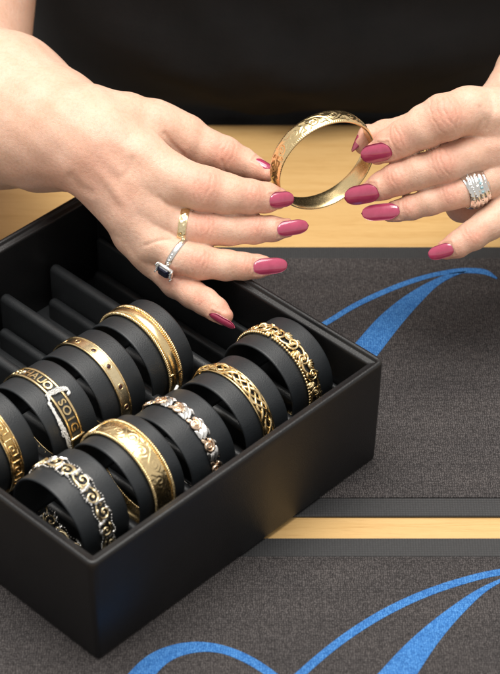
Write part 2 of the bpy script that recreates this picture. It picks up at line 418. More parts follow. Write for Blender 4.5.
ROLLR = 30.4
def roll(u, v, zc, label, hw=17.5):
    c = T(u, v, zc)
    R = Ring(c, 1.0); th = 1.7; ro = ROLLR; V = []; f = []
    pr = [(-hw, ro-th*0.8), (-hw-0.15, ro-th*0.5), (-hw, ro-0.35), (-hw+0.5, ro-0.05), (-hw+1.2, ro), (hw-1.2, ro), (hw-0.5, ro-0.05), (hw, ro-0.35), (hw+0.15, ro-th*0.5), (hw, ro-th*0.8), (hw-0.8, ro-th), (-hw+0.8, ro-th)]
    k = len(pr); n = 64; a0 = math.radians(122)
    for i in range(n):
        t = -a0+2*a0*i/(n-1)
        for y, r in pr: V.append(c+U*y+r*(math.cos(t)*Z-math.sin(t)*W))
    for i in range(n-1):
        for a in range(k): b = (a+1) % k; f.append((i*k+a, i*k+b, (i+1)*k+b, (i+1)*k+a))
    f.append(tuple(range(k))[::-1]); f.append(tuple((n-1)*k+a for a in range(k)))
    o = make_mesh('display_roll', V, f, 'roll_leather', None, origin=T(u, v, 14))
    tag(o, label, 'display roll', 'bangle display rolls')
    return o
GRP = 'bangles on display rolls'
SPOT = {'F1': (38.5, 61, 54.5), 'F2': (79.5, 57.5, 56.5), 'F3': (121, 57, 50.5), 'F4': (164, 55, 51.5), 'F5': (208.5, 59.5, 52.5),
        'B1': (38, 138, 55), 'B2': (79, 131, 54.5), 'B3': (120, 132.5, 53), 'B4': (162, 133.5, 51.5)}
ROLL_LABEL = {'F1': 'black display roll nearest the tray corner, under the two-tone scroll bangle', 'F2': 'black display roll under the wide engraved gold bangle',
    'F3': 'black display roll under the silver leaf and rose gold bangle', 'F4': 'black display roll under the braided gold bangle',
    'F5': 'black display roll at the far end of the front row, under the beaded scroll bangle', 'B1': 'black display roll cut by the left edge, under the Greek key bangle',
    'B2': 'black display roll under the gold letter bangle with white thread', 'B3': 'black display roll under the plain gold bangle with dark dots',
    'B4': 'black display roll under the polished gold bangle with rope edges, below the little finger'}
SL = {}
for k, (u, v, z) in SPOT.items():
    roll(u, v, z, ROLL_LABEL[k])
    SL[k] = Ring(T(u, v, z), 30.9)

def bangle(key, label, name='bangle'):
    u, v, z = SPOT[key]; t = thing(name, label, 'bangle', T(u, v, z-31), GRP)
    return t, SL[key]

# --- front row 1: two-tone scrollwork
t, R = bangle('F1', 'two-tone bangle of gold scrolls and silver leaves, nearest the tray corner')
g = MB(); s_ = MB(); N = 18; P_ = R.L/N
for i in range(N):
    s0 = i*P_; sg = 1 if i % 2 else -1
    sp = spiral(s0, sg*1.1, 4.5, 0.7, -sg*2.4, sg*1.35, 20); g.add(*rtube(R, sp, np.linspace(0.85, 0.5, 20), np.linspace(0.6, 1.3, 20)))
    g.add(*ball(R(s0, sg*0.9, 1.1), 0.8, 6, 4))
    xs = np.linspace(-P_*0.7, P_*0.6, 9); g.add(*rtube(R, np.c_[s0+xs, -sg*3.4*np.cos(xs/P_*2.2)], np.linspace(0.5, 0.8, 9), 0.5))
    for k in range(5):
        a = -sg*(0.35+k*0.42)+ (math.pi if k > 2 else 0)*0
        s_.add(*leaf(R, (s0+P_*0.32+0.5*k-1.2, -sg*(1.1*k-1.6)), -sg*(0.05+0.26*k), 4.2-0.25*k, 2.5, 0.4, 1.3, 7))
    s_.add(*leaf(R, (s0-1.8, sg*2.9), sg*0.9, 4.0, 2.2, 0.4, 1.2, 7))
    s_.add(*leaf(R, (s0+0.8, sg*3.6), sg*0.5+0.3, 3.8, 2.0, 0.4, 1.2, 7))
for i in range(112):
    s0 = i*R.L/112; ed_ = 4.7+0.7*math.sin(s0/P_*2*math.pi); s_.add(*ball(R(s0, ed_, 0.6), 0.55, 6, 4)); s_.add(*ball(R(s0+0.8, -4.7+0.7*math.sin(s0/P_*2*math.pi), 0.6), 0.55, 6, 4))
g.build('gold_scrollwork', 'pale_gold', t); s_.build('silver_leaves', 'silver', t)
mb = MB(); mb.add(*box(R(-27.5, 0, 0.9), (2.2, 5.0, 0.9), (R(-27, 0, 0)-R(-28, 0, 0), U, unit(R(-27.5, 0, 1)-R.c)), 0.3)); mb.build('clasp', 'pale_gold', t)

# --- engraving shared by wide bangles: distance to scroll curves in a repeating tile
def scroll_relief(tile, halfw, w, depth):
    C = []
    C.append(spiral(tile*0.25, 0.12*halfw, halfw*0.62, 0.25, -2.6, 1.7, 60)); C.append(spiral(tile*0.75, -0.12*halfw, halfw*0.62, 0.25, 2.6-math.pi*0, -1.7, 60))
    xs = np.linspace(0, tile, 60); C.append(np.c_[xs, halfw*0.62*np.sin(xs/tile*2*math.pi+math.pi)])
    for cx, cy, a in ((0.05, 0.45, 0.9), (0.1, -0.5, -0.4), (0.42, 0.6, -0.5), (0.5, -0.62, 0.4), (0.55, 0.45, 0.6), (0.62, -0.4, -0.9), (0.92, 0.6, -0.3), (0.97, -0.55, 0.7)):
        for da in (-0.35, 0.0, 0.35):
            q = np.linspace(0, 1, 8)[:, None]; d = np.array([[math.cos(a+da), math.sin(a+da)]]); C.append(np.array([[cx*tile, cy*halfw]])+q*d*halfw*0.42)
    pts = np.concatenate(C)
    pts = np.concatenate([pts, pts-[tile, 0], pts+[tile, 0]])
    def hf(s, y):
        q = np.c_[np.mod(s, tile).ravel(), y.ravel()]; out = np.empty(len(q))
        for i in range(0, len(q), 4000):
            d = q[i:i+4000, None]-pts[None]; out[i:i+4000] = np.sqrt((d**2).sum(2).min(1))
        return (-depth*np.exp(-(out/w)**2)).reshape(s.shape)
    return hf

# --- front row 2: wide engraved gold bangle with rope edges
t, R = bangle('F2', 'wide engraved gold bangle with rope edges, second from the tray corner')
hw = 6.6
yy = np.linspace(-hw, hw, 34); pr = [(y, 0.75+0.9*(1-(y/hw)**2)) for y in yy]+[(hw, 0), (-hw, 0)]
b = MB(); b.add(*band(R, pr, scroll_relief(R.L/10, hw, 0.5, 0.28), 560)); b.build('engraved_band', 'gold', t)
for y in (-hw-0.5, hw+0.5): rope(R, y, 1.0, 2.6, 1.0).build('rope_edge', 'gold', t)
mb = MB(); mb.add(*box(R(-26, 0, 1.2), (1.0, 7.0, 1.2), (unit(R(-25, 0, 0)-R(-27, 0, 0)), U, unit(R(-26, 0, 1)-R.c)), 0.3)); mb.build('clasp', 'gold', t)

# --- front row 3: silver leaves and rose gold curls
t, R = bangle('F3', 'bangle of silver pointed leaves alternating with rose gold curls')
g = MB(); s_ = MB(); N = 13; P_ = R.L/N
for i in range(N):
    s0 = i*P_
    g.add(*rtube(R, spiral(s0, -0.3, 4.1, 0.5, 2.6, -1.6, 24), np.linspace(1.15, 0.6, 24), np.linspace(0.6, 1.7, 24)))
    g.add(*ball(R(s0, -0.3, 0.55), (3.4, 3.4, 0.9), 12, 5, (U, unit(np.cross(R(s0, 0, 1)-R.c, U)), unit(R(s0, 0, 1)-R.c))))
    g.add(*leaf(R, (s0-5.6, -2.6), 0.25, 7.0, 3.4, 0.3, 1.1)); g.add(*leaf(R, (s0-4.5, 1.5), 0.15, 5.0, 2.6, 0.3, 1.0))
    s_.add(*leaf(R, (s0+1.4, 4.2), -0.55, 10.4, 5.4, 0.6, 1.6)); s_.add(*leaf(R, (s0+3.2, 1.0), -0.60, 7.4, 4.0, 0.5, 1.3)); s_.add(*leaf(R, (s0+3.4, 3.0), 0.2, 6.5, 3.0, 0.4, 1.2))
    s_.add(*leaf(R, (s0-2.6, 3.6), 0.12, 6.4, 2.8, 0.4, 1.0)); s_.add(*leaf(R, (s0+2.5, -2.6), -0.1, 6.0, 3.0, 0.3, 1.0))
g.build('rose_gold_curls', 'rose_gold', t); s_.build('silver_leaves', 'silver', t)

# --- front row 4: braid
t, R = bangle('F4', 'braided openwork gold bangle, second from the far end of the front row')
g = MB(); n = 300; s0 = np.arange(n)/n*R.L; N = 14
for ph in (0, math.pi):
    a = s0/R.L*2*math.pi*N/2+ph
    for o, rr in ((-0.95, 0.75), (0.0, 0.9), (0.95, 0.75)): g.add(*tube(R(s0+o*0.8*np.cos(a), 3.2*np.sin(a)+o*0.35, 1.1+0.75*np.cos(2*a+ph*0.5+ph)), rr, 6, True))
    a2 = a+math.pi/2; g.add(*tube(R(s0, 3.0*np.sin(a2), 0.8-0.5*np.cos(2*a2)), 0.8, 6, True))
g.build('braid', 'gold', t)
for y in (-4.3, 4.3): mb = MB(); mb.add(*rail(R, y, 0.55, 0.5)); mb.build('edge_rail', 'gold', t)

# --- front row 5: ornate scrolls with bead row
t, R = bangle('F5', 'ornate gold scroll bangle with a bead row, far end of the front row')
g = MB(); N = 18; P_ = R.L/N
for i in range(N):
    s0 = i*P_; sg = 1 if i % 2 else -1
    g.add(*rtube(R, spiral(s0, 0.8+sg*0.6, 4.3, 0.6, -sg*2.2, sg*1.5, 22), np.linspace(0.9, 0.55, 22), np.linspace(0.7, 1.8, 22)))
    g.add(*ball(R(s0, 0.6+sg*0.5, 1.5), 0.95, 6, 4))
    xs = np.linspace(-P_*0.6, P_*0.6, 9); g.add(*rtube(R, np.c_[s0+P_/2+xs, sg*3.6*np.cos(xs/P_*2.4)+0.6], 0.9, 0.8))
    for k in range(4): g.add(*leaf(R, (s0+P_*0.4, 0.4-sg*0.8), -sg*(0.1+0.5*k), 5.4, 2.8, 0.6, 1.6, 6))
    g.add(*leaf(R, (s0-1, 3.4*sg+0.4), sg*0.4, 4.6, 2.4, 0.5, 1.2, 6))
g.build('scrollwork', 'gold', t)
beads(R, -5.0, 1.05, 2.05, 0.9).build('bead_row', 'gold', t)

# --- back row 1: Greek key
t, R = bangle('B1', 'gold bangle with a Greek key pattern, cut by the left edge')
b = MB(); b.add(*band(R, [(-4.3, 0), (-4.3, 0.55), (4.3, 0.55), (4.3, 0)], None, 160)); bg = b.build('band', 'old_gold', t, smooth=False)
N = 14; P_ = R.L/N; mb = MB()
for i in range(N):
    s0 = i*P_; k = P_/7.0; y = lambda q: -3.0+q*1.2
    pts = [(0, 0), (0, 5), (5, 5), (5, 1), (2, 1), (2, 3.4), (3.5, 3.4), (3.5, 2.3)]
    P2 = np.array([(s0+a*k, y(b)) for a, b in pts]); fine = []
    for a, b in zip(P2[:-1], P2[1:]):
        for q in np.linspace(0, 1, 4)[:-1]: fine.append(a+(b-a)*q)
    fine.append(P2[-1])
    mb.add(*rtube(R, fine, 0.5, 0.75, 4)); mb.add(*rtube(R, [(s0, -3.0), (s0+P_*0.5, -3.0), (s0+P_, -3.0)], 0.45, 0.72, 4))
mb.build('greek_key', 'gold', bg)
for y_ in (-4.5, 4.5): mb = MB(); mb.add(*rail(R, y_, 0.55, 0.6)); mb.build('edge_rail', 'gold', t)

# --- back row 2: letters
t, R = bangle('B2', 'openwork gold letter bangle with white thread tied round it')
for y_ in (-4.1, 4.1): mb = MB(); mb.add(*band(R, [(y_-0.75, 0), (y_-0.75, 1.0), (y_-0.4, 1.25), (y_+0.4, 1.25), (y_+0.75, 1.0), (y_+0.75, 0)], None, 160)); mb.build('edge_rail', 'gold', t)
b = MB(); b.add(*band(R, [(-3.6, 0.0), (-3.6, 0.28), (3.6, 0.28), (3.6, 0.0)], None, 120)); bk = b.build('dark_backing', 'roll_leather', t, smooth=False)
def letter(ch, s0, size):
    cu = bpy.data.curves.new('letter', 'FONT'); cu.body = ch; cu.size = size; cu.extrude = 0.35; cu.align_x = 'CENTER'; cu.resolution_u = 4; cu.offset = 0.12
    ob = bpy.data.objects.new('letter', cu); me = ob.to_mesh()
    V = np.array([v.co[:] for v in me.vertices]); f = [tuple(p.vertices) for p in me.polygons]; ob.to_mesh_clear()
    bpy.data.objects.remove(ob); bpy.data.curves.remove(cu)
    W3 = R(s0+V[:, 0], V[:, 1]-size*0.36, 0.75+V[:, 2])
    make_mesh('letter', W3, f, 'gold', bk, smooth=False)
for i, ch in enumerate('HAUOSOIG'): letter(ch, (-9.0+i*5.4) if i < 4 else 20.5+(i-4)*5.4, 7.4)
# heart
a = np.linspace(0, 2*math.pi, 28, endpoint=False); hx = 0.15*16*np.sin(a)**3; hy = 0.15*(13*np.cos(a)-5*np.cos(2*a)-2*np.cos(3*a)-np.cos(4*a))
V = np.concatenate([R(-15.5+hx, hy, np.full(28, 0.4)), R(-15.5+hx*0.85, hy*0.85, np.full(28, 1.1)), R(np.array([-15.5]), np.array([0.2]), np.array([1.4]))])
f = [(i, (i+1) % 28, 28+(i+1) % 28, 28+i) for i in range(28)]+[(28+i, 28+(i+1) % 28, 56) for i in range(28)]
make_mesh('heart', V, f, 'pale_gold', bk)
g = MB()
for i in range(16):
    s0 = -20.5-i*5.6; g.add(*rtube(R, spiral(s0, 0.0, 2.9, 0.5, 0.5*i, 1.3, 16), 0.55, 0.8, 5)); g.add(*leaf(R, (s0-2, 1.5), 0.5, 3.2, 1.6, 0.3, 0.9, 6)); g.add(*leaf(R, (s0+1.5, -1.5), -2.4, 3.2, 1.6, 0.3, 0.9, 6))
g.build('scrollwork', 'gold', t)
mb = MB(); mb.add(*box(R(43.5, 0, 1.3), (1.1, 5.2, 0.9), (unit(R(44, 0, 0)-R(43, 0, 0)), U, unit(R(43.5, 0, 1)-R.c)), 0.3)); mb.build('clasp', 'gold', t)
RB2 = R
# white thread tied round it
th = thing('thread_tie', 'white thread looped and knotted round the gold letter bangle', 'thread', R(14, 0, 1))
mb = MB()
def thread(pts, r=0.27, jit=0.55, n=40):
    P = np.array(pts, float); d = np.linspace(0, len(P)-1, n); Q = np.stack([np.interp(d, np.arange(len(P)), P[:, k]) for k in range(3)], 1)
    for _ in range(3): Q[1:-1] = (Q[:-2]+2*Q[1:-1]+Q[2:])/4
    Q = Q+nrng.normal(0, jit*0.35, Q.shape)
    return tube(R(Q[:, 0], Q[:, 1], Q[:, 2]), r, 5)
for q in range(6):
    o = q*0.5; mb.add(*thread([(12+o, -6, 0.6), (11.5+o, -3, 1.9), (12+o, 0, 2.1), (12.5+o, 3, 2.0), (13+o, 6.0, 1.2), (14.5+o, 8.5, 0.9), (17+o*0.6, 8.0, 0.8), (18+o*0.4, 5.5, 1.6)]))
for q in range(9):
    o = q*0.33; mb.add(*thread([(13+o, -5.5, 1.2), (17, -6.8-o*0.6, 0.8), (24+o, -7.5-o*0.4, 0.8), (31, -7.0-o, 1.0), (37+q*1.4, -6.4-o*0.5, 1.0), (40+q*1.2, -6.0+o*0.3, 0.8)]))
mb.add(*thread([(36, -7.0, 1), (35, -9.6, 0.8), (38, -9.9, 0.8), (39, -7.5, 1)], 0.3))
mb.build('thread_strands', 'thread', th)

# --- back row 3: plain band with dark dots
t, R = bangle('B3', 'plain gold bangle with raised edges and a line of dark dots')
b = MB(); b.add(*band(R, [(-3.6, 0), (-3.6, 0.8), (3.6, 0.8), (3.6, 0)], None, 160)); bp = b.build('band', 'pale_gold', t, smooth=False)
for y_ in (-3.8, 3.8): mb = MB(); mb.add(*rail(R, y_, 0.7, 0.65)); mb.build('edge_rail', 'gold', t)
for i in range(14):
    s0 = 4+i*R.L/14; n_ = unit(R(s0, 0, 1)-R.c); tg = unit(np.cross(U, n_))
    a = np.linspace(0, 2*math.pi, 16, endpoint=False)
    mb = MB(); mb.add(*ball(R(s0, 0, 0.85), (1.5, 1.5, 0.3), 10, 5, (tg, U, n_))); mb.build('dark_dot', 'ruby', bp)
    mb = MB(); mb.add(*tube(R(s0+1.75*np.cos(a), 1.75*np.sin(a), np.full(16, 0.85)), 0.32, 5, True)); mb.build('dot_setting', 'gold', bp)

# --- back row 4: polished half round with rope edges
t, R = bangle('B4', 'polished half-round gold bangle with twisted rope edges, below the little finger')
yy = np.linspace(-3.3, 3.3, 15); b = MB(); b.add(*band(R, [(y, 0.5+1.7*math.sqrt(max(0, 1-(y/3.5)**2))) for y in yy]+[(3.3, 0), (-3.3, 0)], None, 200)); b.build('band', 'gold', t)
for y_ in (-4.6, 4.6): rope(R, y_, 1.05, 2.6, 1.0).build('rope_edge', 'gold', t)
for y_ in (-3.65, 3.65): mb = MB(); mb.add(*rail(R, y_, 0.45, 0.6)); mb.build('edge_rail', 'gold', t)
mb = MB(); mb.add(*box(R(44, 0, 1.2), (0.9, 5.6, 0.9), (unit(R(45, 0, 0)-R(43, 0, 0)), U, unit(R(44, 0, 1)-R.c)), 0.3)); mb.build('clasp', 'gold', t)

# small white tag sticks between the rolls
def tag_stick(p, q, label, r=1.0):
    p, q = T(*p), T(*q); n_ = 8; P = np.array([p+(q-p)*i/(n_-1)+Z*0.6*math.sin(i) for i in range(n_)])
    mb = MB(); mb.add(*tube(P, np.linspace(r*0.55, r, n_), 6)); o = mb.build('tag_stick', 'tag_white', None, origin=p)
    tag(o, label, 'price tag', 'white tag ends between the rolls')
tag_stick((127, 72, 74), (142, 79, 72), 'white tag end sticking up behind the silver leaf bangle')
tag_stick((143, 50, 30), (150, 42, 38), 'white tag end low between the silver leaf and braided bangles')

# ------------------------------------------------------------------ the woman: arms, hands, clothing
# Distance field of tapered capsules; joints are given as (photo x, photo y, e = mm towards the camera, radius in photo px)
class Chain:
    def __init__(s, joints, k):
        s.P = np.array([at(a, b, e) for a, b, e, r in joints]); s.r = np.array([px2mm(r, e) for a, b, e, r in joints]); s.k = k
        s.c = s.P.mean(0); s.b = (np.linalg.norm(s.P-s.c, axis=1)+s.r).max()
    def d(s, p):
        out = None
        for i in range(len(s.P)-1):
            a, b = s.P[i], s.P[i+1]; ba = b-a; h = np.clip((p-a)@ba/(ba@ba), 0, 1)
            q = p-a-h[:, None]*ba; dd = np.sqrt((q*q).sum(1))-(s.r[i]+(s.r[i+1]-s.r[i])*h)
            out = dd if out is None else smin(out, dd, s.k)
        return out
def smin(a, b, k):
    h = np.maximum(k-np.abs(a-b), 0)/k
    return np.minimum(a, b)-h*h*k*0.25
class HandField:
    def __init__(s, palm, fingers, kp, kf, cuts=()):
        s.palm = [Chain(j, 4) for j in palm]; s.fing = [Chain(j, 2.5) for j in fingers]; s.kp = kp; s.kf = kf
        s.cuts = [Chain(j, 1) for j in cuts]
    def __call__(s, p):
        lo, hi = p.min(0), p.max(0)
        def near(ch): return np.linalg.norm(ch.c-np.clip(ch.c, lo, hi)) < ch.b+22
        dp = np.full(len(p), 60.0)
        for ch in s.palm:
            if near(ch): dp = smin(dp, ch.d(p), s.kp)
        df = np.full(len(p), 60.0)
        for ch in s.fing:
            if near(ch): df = smin(df, ch.d(p), 1.1)
        out = smin(df, dp, s.kf)
        for ch in s.cuts:
            if near(ch): out = -smin(-out, ch.d(p), 1.5)
        return out

def sdf_mesh(fn, lo, hi, h, B=8):
    lo = np.asarray(lo, float); hi = np.asarray(hi, float)
    nb = np.ceil((hi-lo)/(h*B)).astype(int); G = np.stack(np.meshgrid(*[np.arange(n) for n in nb], indexing='ij'), -1).reshape(-1, 3)
    act = []
    for i in range(0, len(G), 1500):
        g = G[i:i+1500]; d = fn(lo+(g+0.5)*h*B); act.append(g[np.abs(d) < 0.87*h*B+3])
    act = np.concatenate(act); NY, NZ = nb[1]*B+2, nb[2]*B+2
    L = np.stack(np.meshgrid(*[np.arange(B+1)]*3, indexing='ij'), -1).reshape(-1, 3)
    keys, verts, quads = [], [], []
    co = np.array([(a, b, c) for a in (0, 1) for b in (0, 1) for c in (0, 1)])
    ed = [(a, b) for a in range(8) for b in range(a+1, 8) if np.abs(co[a]-co[b]).sum() == 1]
    def key(g): return (g[..., 0].astype(np.int64)*NY+g[..., 1])*NZ+g[..., 2]
    for i in range(0, len(act), 60):
        g = act[i:i+60]; base = g*B; idx = base[:, None]+L[None]
        v = fn((lo+idx.reshape(-1, 3)*h)).reshape(-1, B+1, B+1, B+1); sg = v < 0
        cnt = sum(sg[:, a:a+B, b:b+B, c:c+B].astype(np.int8) for a, b, c in co)
        w = np.argwhere((cnt > 0) & (cnt < 8))
        if len(w) == 0: continue
        cv = np.stack([v[w[:, 0], w[:, 1]+a, w[:, 2]+b, w[:, 3]+c] for a, b, c in co], 1)
        acc = np.zeros((len(w), 3)); num = np.zeros(len(w))
        for a, b in ed:
            m = (cv[:, a] < 0) != (cv[:, b] < 0); t = np.where(m, cv[:, a]/(cv[:, a]-cv[:, b]+1e-12), 0)
            acc += np.where(m[:, None], co[a]+(co[b]-co[a])*t[:, None], 0); num += m
        gc = base[w[:, 0]]+w[:, 1:]; keys.append(key(gc)); verts.append(lo+(gc+acc/num[:, None])*h)
        for ax in range(3):
            e = np.eye(3, dtype=int)[ax]; A = sg[:, :B, :B, :B]; Bn = sg[:, e[0]:B+e[0], e[1]:B+e[1], e[2]:B+e[2]]
            w2 = np.argwhere(A != Bn)
            if len(w2) == 0: continue
            gi = base[w2[:, 0]]+w2[:, 1:]; fl = A[w2[:, 0], w2[:, 1], w2[:, 2], w2[:, 3]]
            u = np.eye(3, dtype=int)[(ax+1) % 3]; x = np.eye(3, dtype=int)[(ax+2) % 3]
            q = np.stack([key(gi-u-x), key(gi-x), key(gi), key(gi-u)], 1)
            q[~fl] = q[~fl][:, ::-1]; quads.append(q)
    keys = np.concatenate(keys); verts = np.concatenate(verts); quads = np.concatenate(quads)
    o = np.argsort(keys); keys = keys[o]; verts = verts[o]
    pos = np.clip(np.searchsorted(keys, quads), 0, len(keys)-1); ok = (keys[pos] == quads).all(1); quads = pos[ok]
    for _ in range(2):
        for i in range(0, len(verts), 20000):
            p = verts[i:i+20000]; d = fn(p); n_ = grad(fn, p); verts[i:i+20000] = p-n_*np.clip(d, -h, h)[:, None]
    return verts, quads
def grad(fn, p, e=0.35):
    g = np.stack([fn(p+np.eye(3)[k]*e)-fn(p-np.eye(3)[k]*e) for k in range(3)], 1)
    return g/(np.linalg.norm(g, axis=1)[:, None]+1e-9)

# her right hand (left in the photograph), palm down, thumb and forefinger pinching the bangle
LH_palm = [
    [(-70, 100, -100, 92), (0, 110, -62, 79), (45, 128, -36, 64), (80, 138, -14, 54), (100, 146, -4, 46)],     # forearm to wrist
    [(92, 122, -10, 29), (125, 121, -14, 27.5), (152, 126, -18, 26), (182, 136, -24, 22)],                     # thumb metacarpal
    [(92, 130, -4, 30), (140, 156, 6, 25), (160, 172, 8, 23)],
    [(90, 145, -4, 32), (135, 185, 6, 25), (155, 202, 6, 22)],
    [(90, 160, -4, 32), (134, 212, 3, 23), (150, 232, 3, 19)],
    [(90, 168, -6, 26), (134, 232, -2, 19), (146, 250, 0, 17)],
    [(128, 168, 0, 22), (134, 205, 0, 22)],
]
LH_thumb = [(165, 131, -22, 23), (185, 140, -25, 21.5), (205, 149, -27, 20.5), (225, 155.5, -28, 18.5), (242, 162.5, -28, 15.2), (256, 169.5, -25, 11.5), (267, 174, -22, 7.8)]
LH_index = [(140, 162, 6, 24), (175, 181, 11, 24), (205, 189, 13, 22.8), (228, 194.5, 12, 20), (250, 196.5, 9, 17.2), (265, 197.5, 6, 15), (278, 198.5, 3, 11)]
LH_middle = [(135, 190, 4, 23), (165, 216, 6, 19.5), (184, 226, 7, 17.5), (205, 229, 8, 17.5), (230, 229.5, 7, 15.8), (255, 229.5, 5, 14), (272, 229, 3, 12.5), (286, 228, 1, 9.5)]
LH_ring = [(134, 216, 2, 21), (158, 243, 7, 18.5), (180, 257.5, 11, 17.3), (200, 262, 12, 17.2), (225, 265, 10, 15.2), (244, 266.5, 8, 13.6), (258, 266.5, 6, 11.5), (268, 266.5, 5, 9)]
LH_little = [(135, 238, -4, 18), (156, 262, -4, 17), (176, 283, 2, 15.2), (192, 294, 9, 14), (206, 302, 15, 13.2), (216, 309, 19, 12), (224, 316, 22, 9)]
left = HandField(LH_palm, [LH_thumb, LH_index, LH_middle, LH_ring, LH_little], 9, 7)

# her left hand (right in the photograph)
RH_palm = [
    [(505, 122, 4, 28), (520, 116, -20, 46), (548, 78, -45, 52), (660, -24, -105, 66)],
    [(492, 116, 8, 26), (535, 125, -8, 32)],
    [(498, 146, 4, 24), (535, 135, -8, 32)],
    [(512, 172, 0, 22), (540, 145, -10, 30)],
    [(528, 190, -4, 20), (545, 150, -12, 28)],
    [(440, 122, -24, 22), (475, 122, -24, 26), (520, 130, -16, 34)],
    [(464, 203, -30, 20.5), (500, 178, -26, 26), (530, 150, -18, 30)],
]
RH_thumb = [(450, 121, -26, 22), (425, 126, -29, 19), (403, 132.5, -30, 16), (384, 135, -30, 14.5), (370, 138, -26, 12.5), (364, 145, -23, 10)]
RH_index = [(498, 116, 8, 25), (470, 110.5, 18, 24), (445, 117, 24, 23.5), (425, 127, 20, 21.5), (404, 138, 14, 18.3), (391, 145, 10, 16.5), (377, 152.5, 6, 12)]
RH_middle = [(500, 145, 4, 22), (470, 155, 12, 19), (443, 165, 15, 18.5), (420, 171.5, 12, 17.3), (398, 179, 8, 16.2), (382, 186, 5, 14), (370, 191.5, 2, 10.5)]
RH_ring = [(515, 170, 0, 19), (490, 181, 5, 17), (468, 190, 9, 15.5), (450, 195.5, 10, 14.8), (430, 201.5, 9, 13.3), (410, 208, 6, 12.2), (399, 211, 4, 10.5), (389, 212.5, 3, 8.5)]
RH_little = [(532, 188, -4, 19), (512, 205, 0, 18), (490, 223, 5, 16.3), (472, 236, 9, 14.8), (458, 244, 9, 13), (446, 249.5, 7, 10)]
right = HandField(RH_palm, [RH_thumb, RH_index, RH_middle, RH_ring, RH_little], 9, 7)

# upper arms, shoulders and chest (mostly under the top), coarser
def wp(x, y, z): return np.array([x, y, z], float)
class Wide:
    def __init__(s, segs): s.segs = segs
    def __call__(s, p):
        out = np.full(len(p), 200.0)
        for a, b, ra, rb in s.segs:
            ba = b-a; h = np.clip((p-a)@ba/(ba@ba), 0, 1); q = p-a-h[:, None]*ba
            out = smin(out, np.sqrt((q*q).sum(1))-(ra+(rb-ra)*h), 18)
        return out
Lel, Rel = at(-62, 92, -128), at(720, -60, -128)
Lsh, Rsh = at(-14, -170, -235), at(560, -330, -260)
wide = Wide([(at(-40, 105, -85), Lel, px2mm(80, -85), px2mm(88, -128)), (Lel, Lsh, px2mm(88, -128), px2mm(66, -235)),
             (at(640, 6, -95), Rel, px2mm(56, -95), px2mm(72, -128)), (Rel, Rsh, px2mm(72, -118), px2mm(66, -260)),
             (Lsh, wp(40, 1590, 330), 45, 90), (Rsh, wp(40, 1590, 330), 45, 90), (wp(40, 1580, 330), wp(40, 1570, 20), 90, 110)])

Vl, Ql = sdf_mesh(left, *[np.array(q, float) for q in ((-235, 1080, 40), (35, 1420, 235))], 0.85)
Vr, Qr = sdf_mesh(right, *[np.array(q, float) for q in ((50, 1100, 60), (235, 1400, 260))], 0.85)
allw = np.array([q for sgm in wide.segs for q in sgm[:2]])
Vw, Qw = sdf_mesh(wide, allw.min(0)-130, allw.max(0)+130, 6.0)

# --- nails
NAILS, FOLDS = [], []
def hit(fn, px, py, e0=60):
    d = unit(FW+RT*(px-250)/F+UP*(337-py)/F); p = at(px, py, e0)
    for _ in range(60):
        dd = fn(p[None])[0]; p = p+d*dd*0.9
        if abs(dd) < 0.01: break
    return p
def nail_mesh(base, ax, n_, ln, wd, rc, lift=0.35, arch=1.5):
    """curved almond nail: base point on the finger, axis, outward normal, length, width, cross curvature radius"""
    ax = unit(ax); n_ = unit(n_-ax*(n_@ax)); b = np.cross(n_, ax); nu, nv = 13, 20; V = []; f = []
    for lay in (0, 1):
        for j in range(nv+1):
            v = j/nv; x = v*ln
            if v < 0.25: w = wd/2*(0.60+0.40*math.sin(v/0.25*math.pi/2))
            elif v < 0.55: w = wd/2*(1-0.03*(v-0.25))
            else: q = (v-0.55)/0.45; w = wd/2*0.99*max(1-q**2.5, 0.0)**0.55
            for i in range(nu+1):
                u = -1+2*i/nu; s_ = u*w; xx = x-(0.10*ln*(1-abs(u))**0.7*0 if v > 0 else 0)
                xx = x+(-0.09*ln*(1-u*u))*(1-v)**3
                drop = rc-math.sqrt(max(rc*rc-s_*s_, 0.01)); hgt = lift-drop-arch*(v-0.35)**2*2.0
                edge = 1-max(abs(u)**6, (abs(2*v-1))**10)
                hgt += (0.28*edge if lay == 0 else -0.55)
                V.append(base+ax*xx+b*s_+n_*hgt)
    k = (nu+1)*(nv+1)
    for j in range(nv):
        for i in range(nu):
            a = j*(nu+1)+i; q = (a, a+1, a+nu+2, a+nu+1); f.append(q); f.append(tuple(x+k for x in q[::-1]))
    rim = [j*(nu+1) for j in range(nv+1)]+[nv*(nu+1)+i for i in range(1, nu+1)]+[j*(nu+1)+nu for j in range(nv-1, -1, -1)]+[i for i in range(nu-1, 0, -1)]
    for a, b2 in zip(rim, rim[1:]+rim[:1]): f.append((a, a+k, b2+k, b2))
    return np.array(V), f
